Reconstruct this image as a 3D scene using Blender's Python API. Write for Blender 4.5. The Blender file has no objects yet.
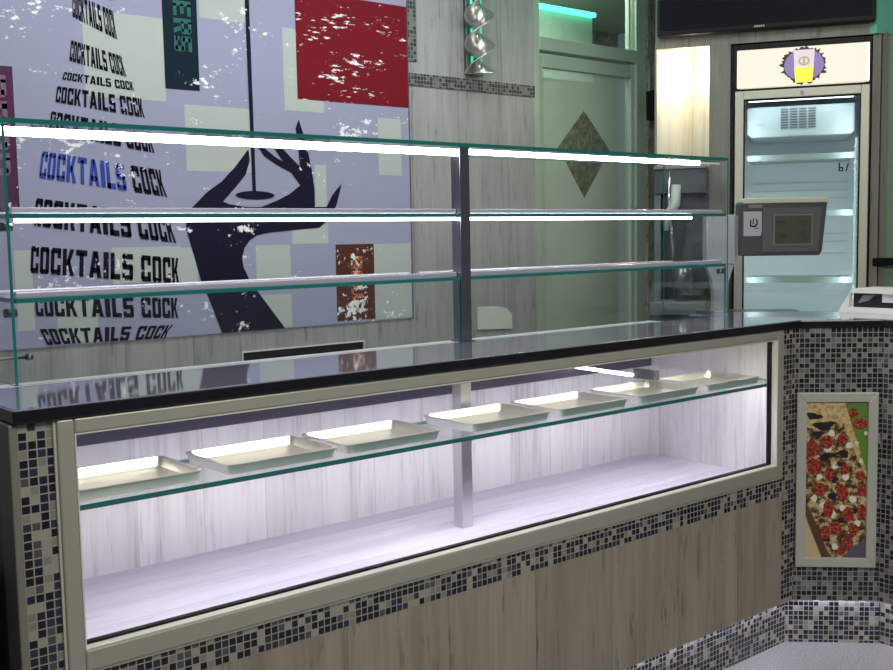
import bpy, bmesh, math, random
from mathutils import Matrix, Vector
S = bpy.context.scene
COL = S.collection
random.seed(7)

# ------------------------------------------------------------------ camera, world, lights, exposure
cd = bpy.data.cameras.new('camera'); cam = bpy.data.objects.new('camera', cd); COL.objects.link(cam)
cd.sensor_fit = 'HORIZONTAL'; cd.sensor_width = 36.0; cd.lens = 1056.373 * 36.0 / 893.0
cd.clip_start = 0.02; cd.clip_end = 60
_r = Vector((0.76842371, -0.63968998, -0.01793705)); _u = Vector((0.07303983, 0.05982367, 0.99553318)); _f = Vector((0.63575954, 0.76630142, -0.09269277))
M = Matrix.Identity(4)
for i in range(3):
    M[i][0] = _r[i]; M[i][1] = _u[i]; M[i][2] = -_f[i]
M[0][3], M[1][3], M[2][3] = -0.75137, -2.07534, 0.82114
cam.matrix_world = M
S.camera = cam
S.view_settings.view_transform = 'Standard'; S.view_settings.look = 'None'
S.view_settings.exposure = 0.15; S.view_settings.gamma = 1.0; S.view_settings.use_curve_mapping = False
S.cycles.transparent_max_bounces = 32; S.cycles.max_bounces = 10; S.cycles.use_denoising = True
S.cycles.sample_clamp_indirect = 6.0

W = bpy.data.worlds.new('world'); S.world = W; W.use_nodes = True
W.node_tree.nodes['Background'].inputs[0].default_value = (0.80, 0.88, 1.0, 1)
W.node_tree.nodes['Background'].inputs[1].default_value = 0.10

def area(name, loc, target, sx, sy, power, color):
    l = bpy.data.lights.new(name, 'AREA'); l.shape = 'RECTANGLE'; l.size = sx; l.size_y = sy; l.energy = power; l.color = color
    o = bpy.data.objects.new(name, l); COL.objects.link(o); o.location = loc
    d = Vector(target) - Vector(loc)
    o.rotation_euler = d.to_track_quat('-Z', 'Y').to_euler()
    return o
CEIL = 2.25
area('ceiling_light_shop', (0.9, -2.0, CEIL - 0.06), (1.3, -1.2, 0), 3.0, 1.0, 96, (1.0, 0.96, 0.86))
area('ceiling_light_aisle', (1.3, 0.95, CEIL - 0.06), (1.3, 1.05, 0), 2.6, 0.35, 26, (0.95, 1.0, 0.98))
area('ceiling_light_corner', (2.9, 0.1, CEIL - 0.06), (3.0, 0.3, 0), 0.5, 0.5, 6.5, (0.93, 1.0, 0.9))
area('green_cove_light', (3.2, 1.05, CEIL - 0.08), (3.2, 1.5, 0.8), 0.9, 0.1, 1.6, (0.15, 1.0, 0.65))

# ------------------------------------------------------------------ node helpers
def mat(name, color=(0.8, 0.8, 0.8), rough=0.5, metal=0.0, emit=None, strength=0.0, spec=None, ior=None):
    m = bpy.data.materials.new(name); m.use_nodes = True
    b = m.node_tree.nodes['Principled BSDF']
    b.inputs['Base Color'].default_value = (*color, 1); b.inputs['Roughness'].default_value = rough; b.inputs['Metallic'].default_value = metal
    if ior: b.inputs['IOR'].default_value = ior
    if spec is not None: b.inputs['Specular IOR Level'].default_value = spec
    if emit:
        b.inputs['Emission Color'].default_value = (*emit, 1); b.inputs['Emission Strength'].default_value = strength
    return m
class NT:
    def __init__(s, m): s.t = m.node_tree; s.n = s.t.nodes; s.b = s.n['Principled BSDF']
    def add(s, typ, **k):
        n = s.n.new(typ)
        for a, v in k.items(): setattr(n, a, v)
        return n
    def link(s, a, b): s.t.links.new(a, b)
    def math(s, op, a, b=None):
        n = s.add('ShaderNodeMath', operation=op)
        for i, v in enumerate((a, b)):
            if v is None: continue
            if hasattr(v, 'is_linked'): s.link(v, n.inputs[i])
            else: n.inputs[i].default_value = v
        return n.outputs[0]
    def ramp(s, fac, stops, interp='LINEAR'):
        n = s.add('ShaderNodeValToRGB'); n.color_ramp.interpolation = interp
        e = n.color_ramp.elements
        while len(e) < len(stops): e.new(0.5)
        for x, (p, c) in zip(e, stops):
            x.position = p; x.color = (*c, 1)
        s.link(fac, n.inputs[0]); return n.outputs[0]
    def mix(s, fac, a, b, mode='MIX'):
        n = s.add('ShaderNodeMix', data_type='RGBA', blend_type=mode)
        for i, v in ((0, fac), (6, a), (7, b)):
            if hasattr(v, 'is_linked'): s.link(v, n.inputs[i])
            else: n.inputs[i].default_value = v if i == 0 else (*v, 1)
        return n.outputs[2]
    def noise(s, vec, scale, detail=3, rough=0.55):
        n = s.add('ShaderNodeTexNoise'); n.inputs['Scale'].default_value = scale; n.inputs['Detail'].default_value = detail; n.inputs['Roughness'].default_value = rough
        s.link(vec, n.inputs['Vector']); return n.outputs['Fac']
    def uv(s): return s.add('ShaderNodeUVMap').outputs[0]
    def mapping(s, vec, scale=(1, 1, 1), loc=(0, 0, 0)):
        n = s.add('ShaderNodeMapping'); n.inputs['Scale'].default_value = scale; n.inputs['Location'].default_value = loc
        s.link(vec, n.inputs[0]); return n.outputs[0]

def wood_mat(name, dark, mid, light, plank=0.275, seam=0.55, rough=0.55, grain_u=True, knots=1.0):
    m = mat(name, mid, rough); t = NT(m); uv = t.uv()
    g = t.mapping(uv, (14, 1.1, 1) if grain_u else (1.1, 14, 1))
    g2 = t.mapping(uv, (90, 3.0, 1) if grain_u else (3.0, 90, 1))
    k = t.mapping(uv, (20, 3.0, 1) if grain_u else (3.0, 20, 1), (3.7, 1.3, 0))
    sep = t.add('ShaderNodeSeparateXYZ'); t.link(uv, sep.inputs[0])
    a = sep.outputs[0] if grain_u else sep.outputs[1]
    cell = t.math('FLOOR', t.math('DIVIDE', a, plank))
    wn = t.add('ShaderNodeTexWhiteNoise', noise_dimensions='1D'); t.link(cell, wn.inputs['W'])
    comb = t.add('ShaderNodeCombineXYZ'); t.link(t.math('MULTIPLY', wn.outputs['Value'], 7.0), comb.inputs[2])
    va = t.add('ShaderNodeVectorMath', operation='ADD'); t.link(g, va.inputs[0]); t.link(comb.outputs[0], va.inputs[1])
    n1 = t.noise(va.outputs[0], 1.0, 5, 0.6); n2 = t.noise(g2, 1.0, 2, 0.5); n3 = t.noise(k, 1.0, 4, 0.62)
    f = t.math('ADD', t.math('MULTIPLY', n1, 0.7), t.math('MULTIPLY', n2, 0.3))
    c = t.ramp(f, [(0.30, dark), (0.48, mid), (0.68, light)])
    kf = t.ramp(n3, [(0.30, (1, 1, 1)), (0.40, (0, 0, 0))])
    c = t.mix(t.math('MULTIPLY', kf, 0.6 * knots), c, tuple(x * 0.45 for x in dark))
    ck = t.noise(t.mapping(uv, (60, 5.0, 1) if grain_u else (5.0, 60, 1), (1.7, 8.3, 0)), 1.0, 3, 0.6)
    cm_ = t.noise(t.mapping(uv, (7, 2.0, 1) if grain_u else (2.0, 7, 1), (9.1, 0.3, 0)), 1.0, 2, 0.5)
    ckf = t.math('MULTIPLY', t.ramp(ck, [(0.34, (1, 1, 1)), (0.40, (0, 0, 0))]), t.ramp(cm_, [(0.45, (0, 0, 0)), (0.58, (1, 1, 1))]))
    c = t.mix(t.math('MULTIPLY', ckf, 0.7 * knots), c, tuple(x * 0.4 for x in dark))
    fr = t.math('FRACT', t.math('DIVIDE', a, plank))
    sm = t.math('LESS_THAN', fr, 0.010)
    c = t.mix(t.math('MULTIPLY', sm, seam), c, tuple(x * 0.4 for x in dark))
    tint = t.math('ADD', t.math('MULTIPLY', wn.outputs['Value'], 0.14), 0.93)
    c = t.mix(1.0, c, (1, 1, 1), 'MULTIPLY') if False else c
    hs = t.add('ShaderNodeHueSaturation'); t.link(tint, hs.inputs['Value']); t.link(c, hs.inputs['Color'])
    t.link(hs.outputs[0], t.b.inputs['Base Color'])
    return m

def mosaic_mat(name, p=0.018, voff=0.009, light=(0.29, 0.28, 0.235), grout=(0.27, 0.265, 0.25), darkshare=0.72, base_r=0.27):
    m = mat(name, (0.1, 0.1, 0.1), 0.15); t = NT(m); uv = t.uv()
    mp = t.mapping(uv, (1 / p, 1 / p, 1), (0, voff / p, 0))
    fl = t.add('ShaderNodeVectorMath', operation='FLOOR'); t.link(mp, fl.inputs[0])
    fr = t.add('ShaderNodeVectorMath', operation='FRACTION'); t.link(mp, fr.inputs[0])
    wn = t.add('ShaderNodeTexWhiteNoise', noise_dimensions='2D'); t.link(fl.outputs[0], wn.inputs['Vector'])
    d = darkshare
    c = t.ramp(wn.outputs['Value'], [(0.0, (0.008, 0.008, 0.012)), (0.34, (0.014, 0.015, 0.030)), (0.52, (0.026, 0.028, 0.052)), (0.63, (0.07, 0.07, 0.08)), (d, light), (0.86, tuple(x * 0.72 for x in light))], 'CONSTANT')
    spk = t.noise(t.mapping(uv, (900, 900, 1)), 1.0, 2, 0.6)
    c = t.mix(0.35, c, t.mix(1.0, c, t.ramp(spk, [(0.35, (0.55, 0.55, 0.55)), (0.65, (1.5, 1.5, 1.5))]), 'MULTIPLY'))
    sp = t.add('ShaderNodeSeparateXYZ'); t.link(fr.outputs[0], sp.inputs[0])
    mx = t.math('MINIMUM', t.math('MINIMUM', sp.outputs[0], t.math('SUBTRACT', 1.0, sp.outputs[0])), t.math('MINIMUM', sp.outputs[1], t.math('SUBTRACT', 1.0, sp.outputs[1])))
    gr = t.math('LESS_THAN', mx, 0.075)
    c = t.mix(gr, c, grout)
    t.link(c, t.b.inputs['Base Color'])
    t.link(t.math('ADD', t.math('MULTIPLY', gr, 0.4), base_r), t.b.inputs['Roughness'])
    return m

def flake_mat(name, color, amount=0.5, flake=(0.78, 0.78, 0.80), rough=0.45, streak=(1, 1, 1), scale=1.0, band=None):
    # printed vinyl with white chips and scratches worn through it
    m = mat(name, color, 0.6, spec=0.06); t = NT(m); uv = t.uv()
    n1 = t.noise(t.mapping(uv, tuple(x * 34 * scale for x in streak)), 1.0, 6, 0.72)
    n2 = t.noise(t.mapping(uv, tuple(x * 5.0 for x in streak), (5.0, 2.0, 0)), 1.0, 3, 0.55)
    th = t.math('SUBTRACT', 1.16 - 0.20 * amount, t.math('MULTIPLY', n2, 0.80))
    fk = t.math('GREATER_THAN', n1, th)
    c = t.mix(fk, color, flake)
    t.link(c, t.b.inputs['Base Color']); return m

def glass_mat(name, tint=(0.975, 0.992, 0.988), base=0.035, gl=0.75, rough=0.0):
    m = bpy.data.materials.new(name); m.use_nodes = True; t = m.node_tree; t.nodes.clear()
    o = t.nodes.new('ShaderNodeOutputMaterial'); mx = t.nodes.new('ShaderNodeMixShader'); tr = t.nodes.new('ShaderNodeBsdfTransparent'); g = t.nodes.new('ShaderNodeBsdfGlossy')
    lw = t.nodes.new('ShaderNodeLayerWeight'); lw.inputs['Blend'].default_value = 0.5
    p = t.nodes.new('ShaderNodeMath'); p.operation = 'POWER'; p.inputs[1].default_value = 5.0
    a = t.nodes.new('ShaderNodeMath'); a.operation = 'MULTIPLY_ADD'; a.inputs[1].default_value = gl - base; a.inputs[2].default_value = base
    t.links.new(lw.outputs['Facing'], p.inputs[0]); t.links.new(p.outputs[0], a.inputs[0]); t.links.new(a.outputs[0], mx.inputs[0])
    tr.inputs[0].default_value = (*tint, 1); g.inputs['Color'].default_value = (1, 1, 1, 1); g.inputs['Roughness'].default_value = rough
    t.links.new(tr.outputs[0], mx.inputs[1]); t.links.new(g.outputs[0], mx.inputs[2]); t.links.new(mx.outputs[0], o.inputs[0])
    return m
def frosted_mat(name, color, see=0.5, tint=(0.9, 1, 0.95)):
    m = bpy.data.materials.new(name); m.use_nodes = True; t = m.node_tree; t.nodes.clear()
    o = t.nodes.new('ShaderNodeOutputMaterial'); mx = t.nodes.new('ShaderNodeMixShader'); tr = t.nodes.new('ShaderNodeBsdfTransparent'); g = t.nodes.new('ShaderNodeBsdfPrincipled')
    g.inputs['Base Color'].default_value = (*color, 1); g.inputs['Roughness'].default_value = 0.3
    tr.inputs[0].default_value = (*tint, 1); mx.inputs[0].default_value = 1 - see
    t.links.new(tr.outputs[0], mx.inputs[1]); t.links.new(g.outputs[0], mx.inputs[2]); t.links.new(mx.outputs[0], o.inputs[0])
    return m

# ------------------------------------------------------------------ mesh builder
class MB:
    def __init__(s, T=None): s.v = []; s.f = []; s.mi = []; s.sm = []; s.T = T or Matrix.Identity(4)
    def vert(s, p): s.v.append(s.T @ Vector(p)); return len(s.v) - 1
    def face(s, pts, mi=0, smooth=False):
        s.f.append([s.vert(p) for p in pts]); s.mi.append(mi); s.sm.append(smooth); return s
    def faces(s, verts, faces, mi=0, smooth=False):
        b = len(s.v)
        for p in verts: s.vert(p)
        for f in faces: s.f.append([b + i for i in f]); s.mi.append(mi); s.sm.append(smooth)
        return s
    def box(s, x0, x1, y0, y1, z0, z1, mi=0, edge=None):
        v = [(x0, y0, z0), (x1, y0, z0), (x1, y1, z0), (x0, y1, z0), (x0, y0, z1), (x1, y0, z1), (x1, y1, z1), (x0, y1, z1)]
        F = [(0, 3, 2, 1), (4, 5, 6, 7), (0, 1, 5, 4), (2, 3, 7, 6), (1, 2, 6, 5), (3, 0, 4, 7)]
        if edge is None: return s.faces(v, F, mi)
        # the two largest faces take mi, the rim faces take edge
        d = (x1 - x0, y1 - y0, z1 - z0); k = d.index(min(d))
        big = {0: (4, 5), 1: (2, 3), 2: (0, 1)}[k]
        b = len(s.v)
        for p in v: s.vert(p)
        for i, f in enumerate(F):
            s.f.append([b + j for j in f]); s.mi.append(mi if i in big else edge); s.sm.append(False)
        return s
    def prism(s, poly, z0, z1, mi=0, mside=None, axis='z'):
        # poly counter-clockwise in its plane; axis z: (x, y) at z0..z1; axis y: (x, z) at y z0..z1 (front is z0)
        n = len(poly)
        P = (lambda a, b, c: (a, b, c)) if axis == 'z' else (lambda a, b, c: (a, c, b))
        b = len(s.v)
        for z in (z0, z1):
            for x, y in poly: s.vert(P(x, y, z))
        F = [list(range(n))[::-1], list(range(n, 2 * n))] + [[i, (i + 1) % n, n + (i + 1) % n, n + i] for i in range(n)]
        for i, f in enumerate(F):
            f = [b + j for j in f]
            if axis == 'y': f = f[::-1]
            s.f.append(f); s.mi.append(mi if i < 2 or mside is None else mside); s.sm.append(False)
        return s
    def tube(s, pts, r, n=10, mi=0, cap=True):
        pts = [Vector(p) for p in pts]; rings = []
        for i, p in enumerate(pts):
            d = (pts[min(i + 1, len(pts) - 1)] - pts[max(i - 1, 0)]).normalized()
            a = d.cross(Vector((0, 0, 1)) if abs(d.z) < 0.9 else Vector((1, 0, 0))).normalized(); c = d.cross(a)
            rr = r[i] if isinstance(r, (list, tuple)) else r
            rings.append([s.vert(p + (a * math.cos(t) + c * math.sin(t)) * rr) for t in [2 * math.pi * k / n for k in range(n)]])
        for A, B in zip(rings, rings[1:]):
            for k in range(n):
                s.f.append([A[k], A[(k + 1) % n], B[(k + 1) % n], B[k]]); s.mi.append(mi); s.sm.append(True)
        if cap:
            s.f.append(rings[0][::-1]); s.mi.append(mi); s.sm.append(False); s.f.append(rings[-1]); s.mi.append(mi); s.sm.append(False)
        return s
    def build(s, name, mats, parent=None, bevel=0.0, seg=2):
        off = parent.matrix_basis.translation.copy() if parent is not None else Vector((0, 0, 0))
        p = parent
        while p is not None and p.parent is not None:
            p = p.parent; off = off + p.matrix_basis.translation
        me = bpy.data.meshes.new(name)
        me.from_pydata([tuple(v - off) for v in s.v], [], s.f)
        for m in (mats if isinstance(mats, (list, tuple)) else [mats]): me.materials.append(m)
        for p_, i, sm in zip(me.polygons, s.mi, s.sm): p_.material_index = i; p_.use_smooth = sm
        bm = bmesh.new(); bm.from_mesh(me); bmesh.ops.recalc_face_normals(bm, faces=bm.faces); bm.to_mesh(me); bm.free()
        uvl = me.uv_layers.new(name='UVMap')
        for pl in me.polygons:
            n = pl.normal
            if abs(n.z) > 0.7: U, V = Vector((1, 0, 0)), Vector((0, 1, 0))
            else:
                U = Vector((-n.y, n.x, 0)).normalized(); V = Vector((0, 0, 1))
                if U.x < -0.01 or (abs(U.x) <= 0.01 and U.y > 0): U = -U
            for li in pl.loop_indices:
                co = me.vertices[me.loops[li].vertex_index].co + off
                uvl.data[li].uv = (co.dot(U), co.dot(V))
        o = bpy.data.objects.new(name, me); COL.objects.link(o)
        if parent is not None: o.parent = parent
        if bevel:
            b = o.modifiers.new('bevel', 'BEVEL'); b.width = bevel; b.segments = seg; b.limit_method = 'ANGLE'; b.angle_limit = math.radians(35)
        return o
def thing(name, loc, label, cat, group=None):
    o = bpy.data.objects.new(name, None); COL.objects.link(o); o.location = loc; o.empty_display_size = 0.05
    o['label'] = label; o['category'] = cat
    if group: o['group'] = group
    bpy.context.view_layer.update() if False else None
    return o
def tag(o, label, cat, group=None):
    o['label'] = label; o['category'] = cat
    if group: o['group'] = group
    return o
def struct(o, label=None, cat='structure'):
    o['kind'] = 'structure'
    if label: o['label'] = label
    o['category'] = cat
    return o
def copy_thing(root, loc, label):
    r = root.copy(); COL.objects.link(r); r.location = loc; r['label'] = label
    for ch in list(root.children):
        k = ch.copy(); COL.objects.link(k); k.parent = r
        for g in list(ch.children):
            q = g.copy(); COL.objects.link(q); q.parent = k
    return r

# ------------------------------------------------------------------ materials
wall_wood = wood_mat('wall_wood', (0.185, 0.185, 0.185), (0.275, 0.278, 0.275), (0.335, 0.338, 0.333), 0.275, knots=0.75)
front_wood = wood_mat('front_wood', (0.19, 0.168, 0.135), (0.265, 0.238, 0.195), (0.325, 0.295, 0.245), 0.32, seam=0.5)
inner_wood = wood_mat('inner_wood', (0.46, 0.45, 0.45), (0.74, 0.73, 0.74), (0.82, 0.81, 0.82), 0.20, seam=0.4, knots=0.4)
inner_floor = wood_mat('inner_floor', (0.50, 0.47, 0.58), (0.66, 0.63, 0.76), (0.74, 0.71, 0.82), 0.14, seam=0.35, grain_u=False, knots=0.4)
niche_wood = wood_mat('niche_wood', (0.115, 0.112, 0.095), (0.175, 0.172, 0.150), (0.22, 0.215, 0.19), 0.22, seam=0.3)
mosaic = mosaic_mat('mosaic')
mosaic_dark = mosaic_mat('mosaic_dark', light=(0.13, 0.14, 0.13), grout=(0.20, 0.205, 0.19), darkshare=0.66, base_r=0.5)
mosaic_grey = mosaic_mat('mosaic_grey', light=(0.20, 0.20, 0.185), grout=(0.25, 0.25, 0.24), darkshare=0.70)
granite = mat('black_granite', (0.008, 0.008, 0.010), 0.12, ior=1.5)
alu = mat('champagne_aluminium', (0.40, 0.395, 0.345), 0.42, 0.35)
steel = mat('brushed_steel', (0.62, 0.62, 0.64), 0.28, 1.0)
dark_steel = mat('dark_steel', (0.16, 0.17, 0.18), 0.3, 0.9)
chrome = mat('chrome', (0.78, 0.77, 0.82), 0.12, 1.0)
rail_m = mat('rail_lilac', (0.62, 0.60, 0.72), 0.25, 0.5)
post_m = mat('post_steel', (0.30, 0.31, 0.35), 0.18, 0.95)
black = mat('black', (0.005, 0.005, 0.006), 0.45, spec=0.2)
gloss_black = mat('gloss_black', (0.006, 0.007, 0.010), 0.06)
clear = glass_mat('clear_glass')
front_clear = glass_mat('front_clear_glass', (0.985, 0.99, 0.985), 0.03, 0.7)
teal_edge = mat('teal_glass_edge', (0.012, 0.15, 0.14), 0.12)
led = mat('led_white', (0.9, 0.9, 0.9), 0.4, emit=(1.0, 0.98, 1.0), strength=14.0)
led_mid = mat('led_white_slim', (0.9, 0.9, 0.9), 0.4, emit=(1.0, 0.97, 0.99), strength=11.0)
led_low = mat('led_plinth', (0.9, 0.9, 0.9), 0.4, emit=(0.84, 0.82, 1.0), strength=24.0)
tray_metal = mat('tray_aluminium', (0.90, 0.89, 0.85), 0.33, 1.0); t = NT(tray_metal)
_b = t.add('ShaderNodeBump'); _b.inputs['Strength'].default_value = 0.25; _b.inputs['Distance'].default_value = 0.004
t.link(t.noise(t.mapping(t.uv(), (26, 26, 1)), 1.0, 2), _b.inputs['Height']); t.link(_b.outputs[0], t.b.inputs['Normal'])

# ------------------------------------------------------------------ setting: floor, ceiling, walls
fm = mat('terrazzo', (0.5, 0.5, 0.5), 0.35); t = NT(fm); uv = t.uv()
n1 = t.noise(t.mapping(uv, (150, 150, 1)), 1.0, 4, 0.7); n2 = t.noise(t.mapping(uv, (3, 3, 1)), 1.0, 3)
c1 = t.ramp(n1, [(0.36, (0.12, 0.12, 0.13)), (0.52, (0.25, 0.25, 0.26)), (0.66, (0.42, 0.42, 0.43))])
t.link(t.mix(t.math('MULTIPLY', n2, 0.5), c1, (0.26, 0.245, 0.23)), t.b.inputs['Base Color'])
FZ = -0.685
struct(MB().box(-3.5, 5.2, -4.2, 3.4, FZ - 0.1, FZ).build('floor', fm), 'light grey speckled floor', 'floor')
struct(MB().box(-3.5, 5.2, -4.2, 3.4, CEIL, CEIL + 0.1).build('ceiling', mat('ceiling_paint', (0.5, 0.5, 0.48), 0.8)), 'pale ceiling', 'ceiling')
WY = 1.70
struct(MB().box(-2.5, 2.968, WY, WY + 0.12, FZ, CEIL).build('wall_back', wall_wood), 'grey wood plank wall behind the counter', 'wall')
struct(MB().box(2.180, 2.234, WY - 0.006, WY + 0.01, 1.601, CEIL).build('trim_1', mosaic_dark), 'upright band of black mosaic tiles beside the mural', 'trim')
struct(MB().box(2.180, 2.968, WY - 0.006, WY + 0.01, 1.495, 1.549).build('trim_2', mosaic_dark), 'level band of black mosaic tiles under the twisted lamp', 'trim')
stone = mat('brown_stone', (0.2, 0.18, 0.15), 0.5); t = NT(stone)
n1 = t.noise(t.mapping(t.uv(), (26, 18, 1)), 1.0, 5, 0.7)
t.link(t.ramp(n1, [(0.3, (0.09, 0.08, 0.065)), (0.5, (0.24, 0.215, 0.17)), (0.7, (0.40, 0.365, 0.30))]), t.b.inputs['Base Color'])
struct(MB().box(3.835, 4.9, 1.70, 1.80, FZ, CEIL).build('wall_pillar', stone), 'brown stone pillar between door and niche', 'wall')

# room behind the glass door
pale = mat('pale_paint', (0.50, 0.52, 0.47), 0.7)
green_led = mat('green_led', (0.2, 0.8, 0.6), 0.4, emit=(0.10, 1.0, 0.65), strength=3.0)
struct(MB().box(2.9, 5.2, 3.1, 3.2, FZ, CEIL).build('wall_rear_room', stone), 'brown stone wall of the room behind the glass door', 'wall')
struct(MB().box(2.6, 4.05, 2.3, 2.38, 1.72, 2.10).build('wall_partition', pale), 'pale partition seen through the glass door', 'wall')
tag(MB().box(2.7, 4.05, 2.27, 2.30, 2.10, 2.125).build('led_strip', green_led), 'green light strip along the top of the pale partition behind the door', 'light')
area('rear_door_light', (3.4, 1.95, 2.18), (3.4, 1.80, 0.5), 0.6, 0.1, 7, (0.85, 1.0, 0.88))
area('rear_room_light', (3.7, 2.62, 2.15), (3.8, 2.85, 0.5), 1.2, 0.2, 20, (0.80, 1.0, 0.85))

# door with transom
door_alu = mat('door_aluminium', (0.50, 0.56, 0.48), 0.4, 0.3)
frost = frosted_mat('frosted_glass', (0.60, 0.66, 0.58), 0.45, (0.85, 1.0, 0.92))
dg = glass_mat('door_glass', (0.82, 0.95, 0.88), 0.06, 0.6)
d1 = MB()
d1.box(2.968, 3.03, 1.72, 1.80, FZ, CEIL); d1.box(3.762, 3.838, 1.72, 1.80, FZ, CEIL)
d1.box(3.03, 3.762, 1.72, 1.80, 1.735, 1.80)
d1 = struct(d1.build('door_1', door_alu, bevel=0.003), 'glass door with frosted pane, clear diamond and transom window', 'door')
MB().box(3.03, 3.735, 1.755, 1.761, 1.80, CEIL).build('transom_glass', dg, d1)
fr = MB(); fr.box(3.03, 3.065, 1.735, 1.775, -0.60, 1.72); fr.box(3.735, 3.762, 1.735, 1.775, -0.60, 1.72); fr.box(3.065, 3.735, 1.735, 1.775, 1.655, 1.72); fr.box(3.065, 3.735, 1.735, 1.775, -0.60, -0.45)
fr.build('door_leaf', door_alu, d1, 0.003)
MB().box(3.735, 3.75, 1.75, 1.77, 1.80, CEIL).build('transom_bead', mat('bead', (0.5, 0.5, 0.42), 0.4), d1)
dia = [(3.385, 1.462), (3.585, 1.265), (3.385, 1.010), (3.188, 1.265)]
outer = [(3.385, 1.655), (3.735, 1.265), (3.385, -0.45), (3.065, 1.265)]
fz = MB()
corners = {(0, 1): (3.735, 1.655), (1, 2): (3.735, -0.45), (2, 3): (3.065, -0.45), (3, 0): (3.065, 1.655)}
for i in range(4):
    j = (i + 1) % 4
    poly = [dia[i], outer[i], corners[(i, j)], outer[j], dia[j]]
    fz.face([(x, 1.756, z) for x, z in poly])
fz.build('frosted_pane', frost, d1)
MB().face([(x, 1.757, z) for x, z in dia]).build('clear_diamond', glass_mat('dia_glass', (0.80, 0.86, 0.78), 0.05, 0.5), d1)
MB().box(3.832, 3.872, 1.665, 1.715, 1.43, 1.59).build('door_handle', black, d1, 0.006)
MB().tube([(3.842, 1.70, 1.40), (3.842, 1.70, 1.76)], 0.006).build('closer_rod', alu, d1)

# ------------------------------------------------------------------ diagonal wall with niche and fridge
DA = math.radians(58)
TF = Matrix.Translation((3.50, 0.92, 0)) @ Matrix.Rotation(-DA, 4, 'Z')     # local x along the wall, y into it
nw = MB(TF)
nw.box(-0.358, 0.640, 0.0, 0.05, 1.690, CEIL)              # header above niche and fridge
nw.box(-0.107, -0.012, 0.0, 0.05, FZ, 1.690)               # jamb between them
nw.box(-0.362, -0.352, 0.0, 0.05, FZ, 1.690)
nw.box(0.606, 0.640, 0.0, 0.05, FZ, 1.690)
struct(nw.build('wall_diagonal', niche_wood), 'grey wood wall around the niche and the fridge', 'wall')
cream_wood = wood_mat('cream_wood', (0.50, 0.46, 0.38), (0.70, 0.66, 0.57), (0.78, 0.75, 0.66), 0.3, seam=0.2, knots=0.5)
ni = MB()
eL, eR, K = (3.3098, 1.2243), (3.4432, 1.0111), (3.575, 1.205)
ni.face([(eL[0], eL[1], FZ), (K[0], K[1], FZ), (K[0], K[1], 1.72), (eL[0], eL[1], 1.72)])
ni.face([(K[0], K[1], FZ), (eR[0], eR[1], FZ), (eR[0], eR[1], 1.72), (K[0], K[1], 1.72)])
ni.face([(eL[0], eL[1], 1.72), (K[0], K[1], 1.72), (eR[0], eR[1], 1.72)])
struct(ni.build('wall_niche', cream_wood), 'lit cream wood niche beside the fridge', 'wall')
l = bpy.data.lights.new('niche_spot', 'POINT'); l.energy = 3.2; l.color = (1.0, 0.86, 0.62); l.shadow_soft_size = 0.02
o = bpy.data.objects.new('niche_spot', l); COL.objects.link(o); o.location = (3.40, 1.09, 1.60)
sp = thing('recessed_spotlight', (3.455, 1.14, 1.705), 'small recessed spotlight in the top of the lit niche', 'light')
MB().tube([(3.455, 1.14, 1.715), (3.455, 1.14, 1.700)], 0.022, 16).build('bezel', alu, sp)
MB().tube([(3.455, 1.14, 1.702), (3.455, 1.14, 1.697)], 0.015, 16).build('lens', mat('warm_lens', (0.9, 0.8, 0.6), 0.3, emit=(1, 0.85, 0.6), strength=8), sp)
# green lit bulkhead and side wall at the far right
green_lit_wall = mat('green_lit_wall', (0.16, 0.50, 0.36), 0.6)  # green LED light put into the bulkhead's wall colour
bk = MB(Matrix.Translation((3.50, 0.92, 0)) @ Matrix.Rotation(-DA, 4, 'Z') @ Matrix.Translation((0.612, -0.02, 0)) @ Matrix.Rotation(math.radians(46), 4, 'Z'))
bk.box(0, 0.7, -0.01, 0.25, 1.69, CEIL)
struct(bk.build('wall_bulkhead', green_lit_wall), 'green lit bulkhead over the corner beyond the fridge', 'wall')
TG = Matrix.Translation((3.50, 0.92, 0)) @ Matrix.Rotation(-DA, 4, 'Z') @ Matrix.Translation((0.640, 0.03, 0)) @ Matrix.Rotation(math.radians(20), 4, 'Z')
sw = MB(TG); sw.box(0, 0.9, 0.0, 0.08, FZ, 1.70); sw.box(0, 0.025, -0.02, 0, FZ, 1.70, 1)
struct(sw.build('wall_right', [mat('green_grey_wall', (0.20, 0.30, 0.19), 0.5), niche_wood]), 'green grey panelled wall beyond the fridge', 'wall')
tag(MB(TG).box(-0.03, 0.5, -0.045, -0.021, 0.655, 0.690).build('push_bar', black, None, 0.005), 'black level bar across the green grey wall beside the fridge', 'bar')

# television
TT = TF @ Matrix.Translation((0, -0.05, 0))
tv = thing('television', TF @ Vector((0.13, -0.03, 1.74)), 'large black flat television high on the wall above the fridge', 'television')
MB(TT).box(-0.345, 0.612, 0.0, 0.045, 1.740, 2.20).build('housing', mat('tv_black', (0.004, 0.004, 0.005), 0.5, spec=0.2), tv, 0.006)
MB(TT).box(-0.330, 0.597, -0.002, 0.001, 1.764, 2.185).build('screen', gloss_black, tv)
lg = MB(TT)
for k, wdt in enumerate((0.006, 0.007, 0.006, 0.007, 0.006)):
    lg.box(0.095 + k * 0.0095, 0.095 + k * 0.0095 + wdt, -0.0015, 0.001, 1.750, 1.758)
lg.build('maker_mark', mat('grey_mark', (0.4, 0.4, 0.42), 0.4), tv)

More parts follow.
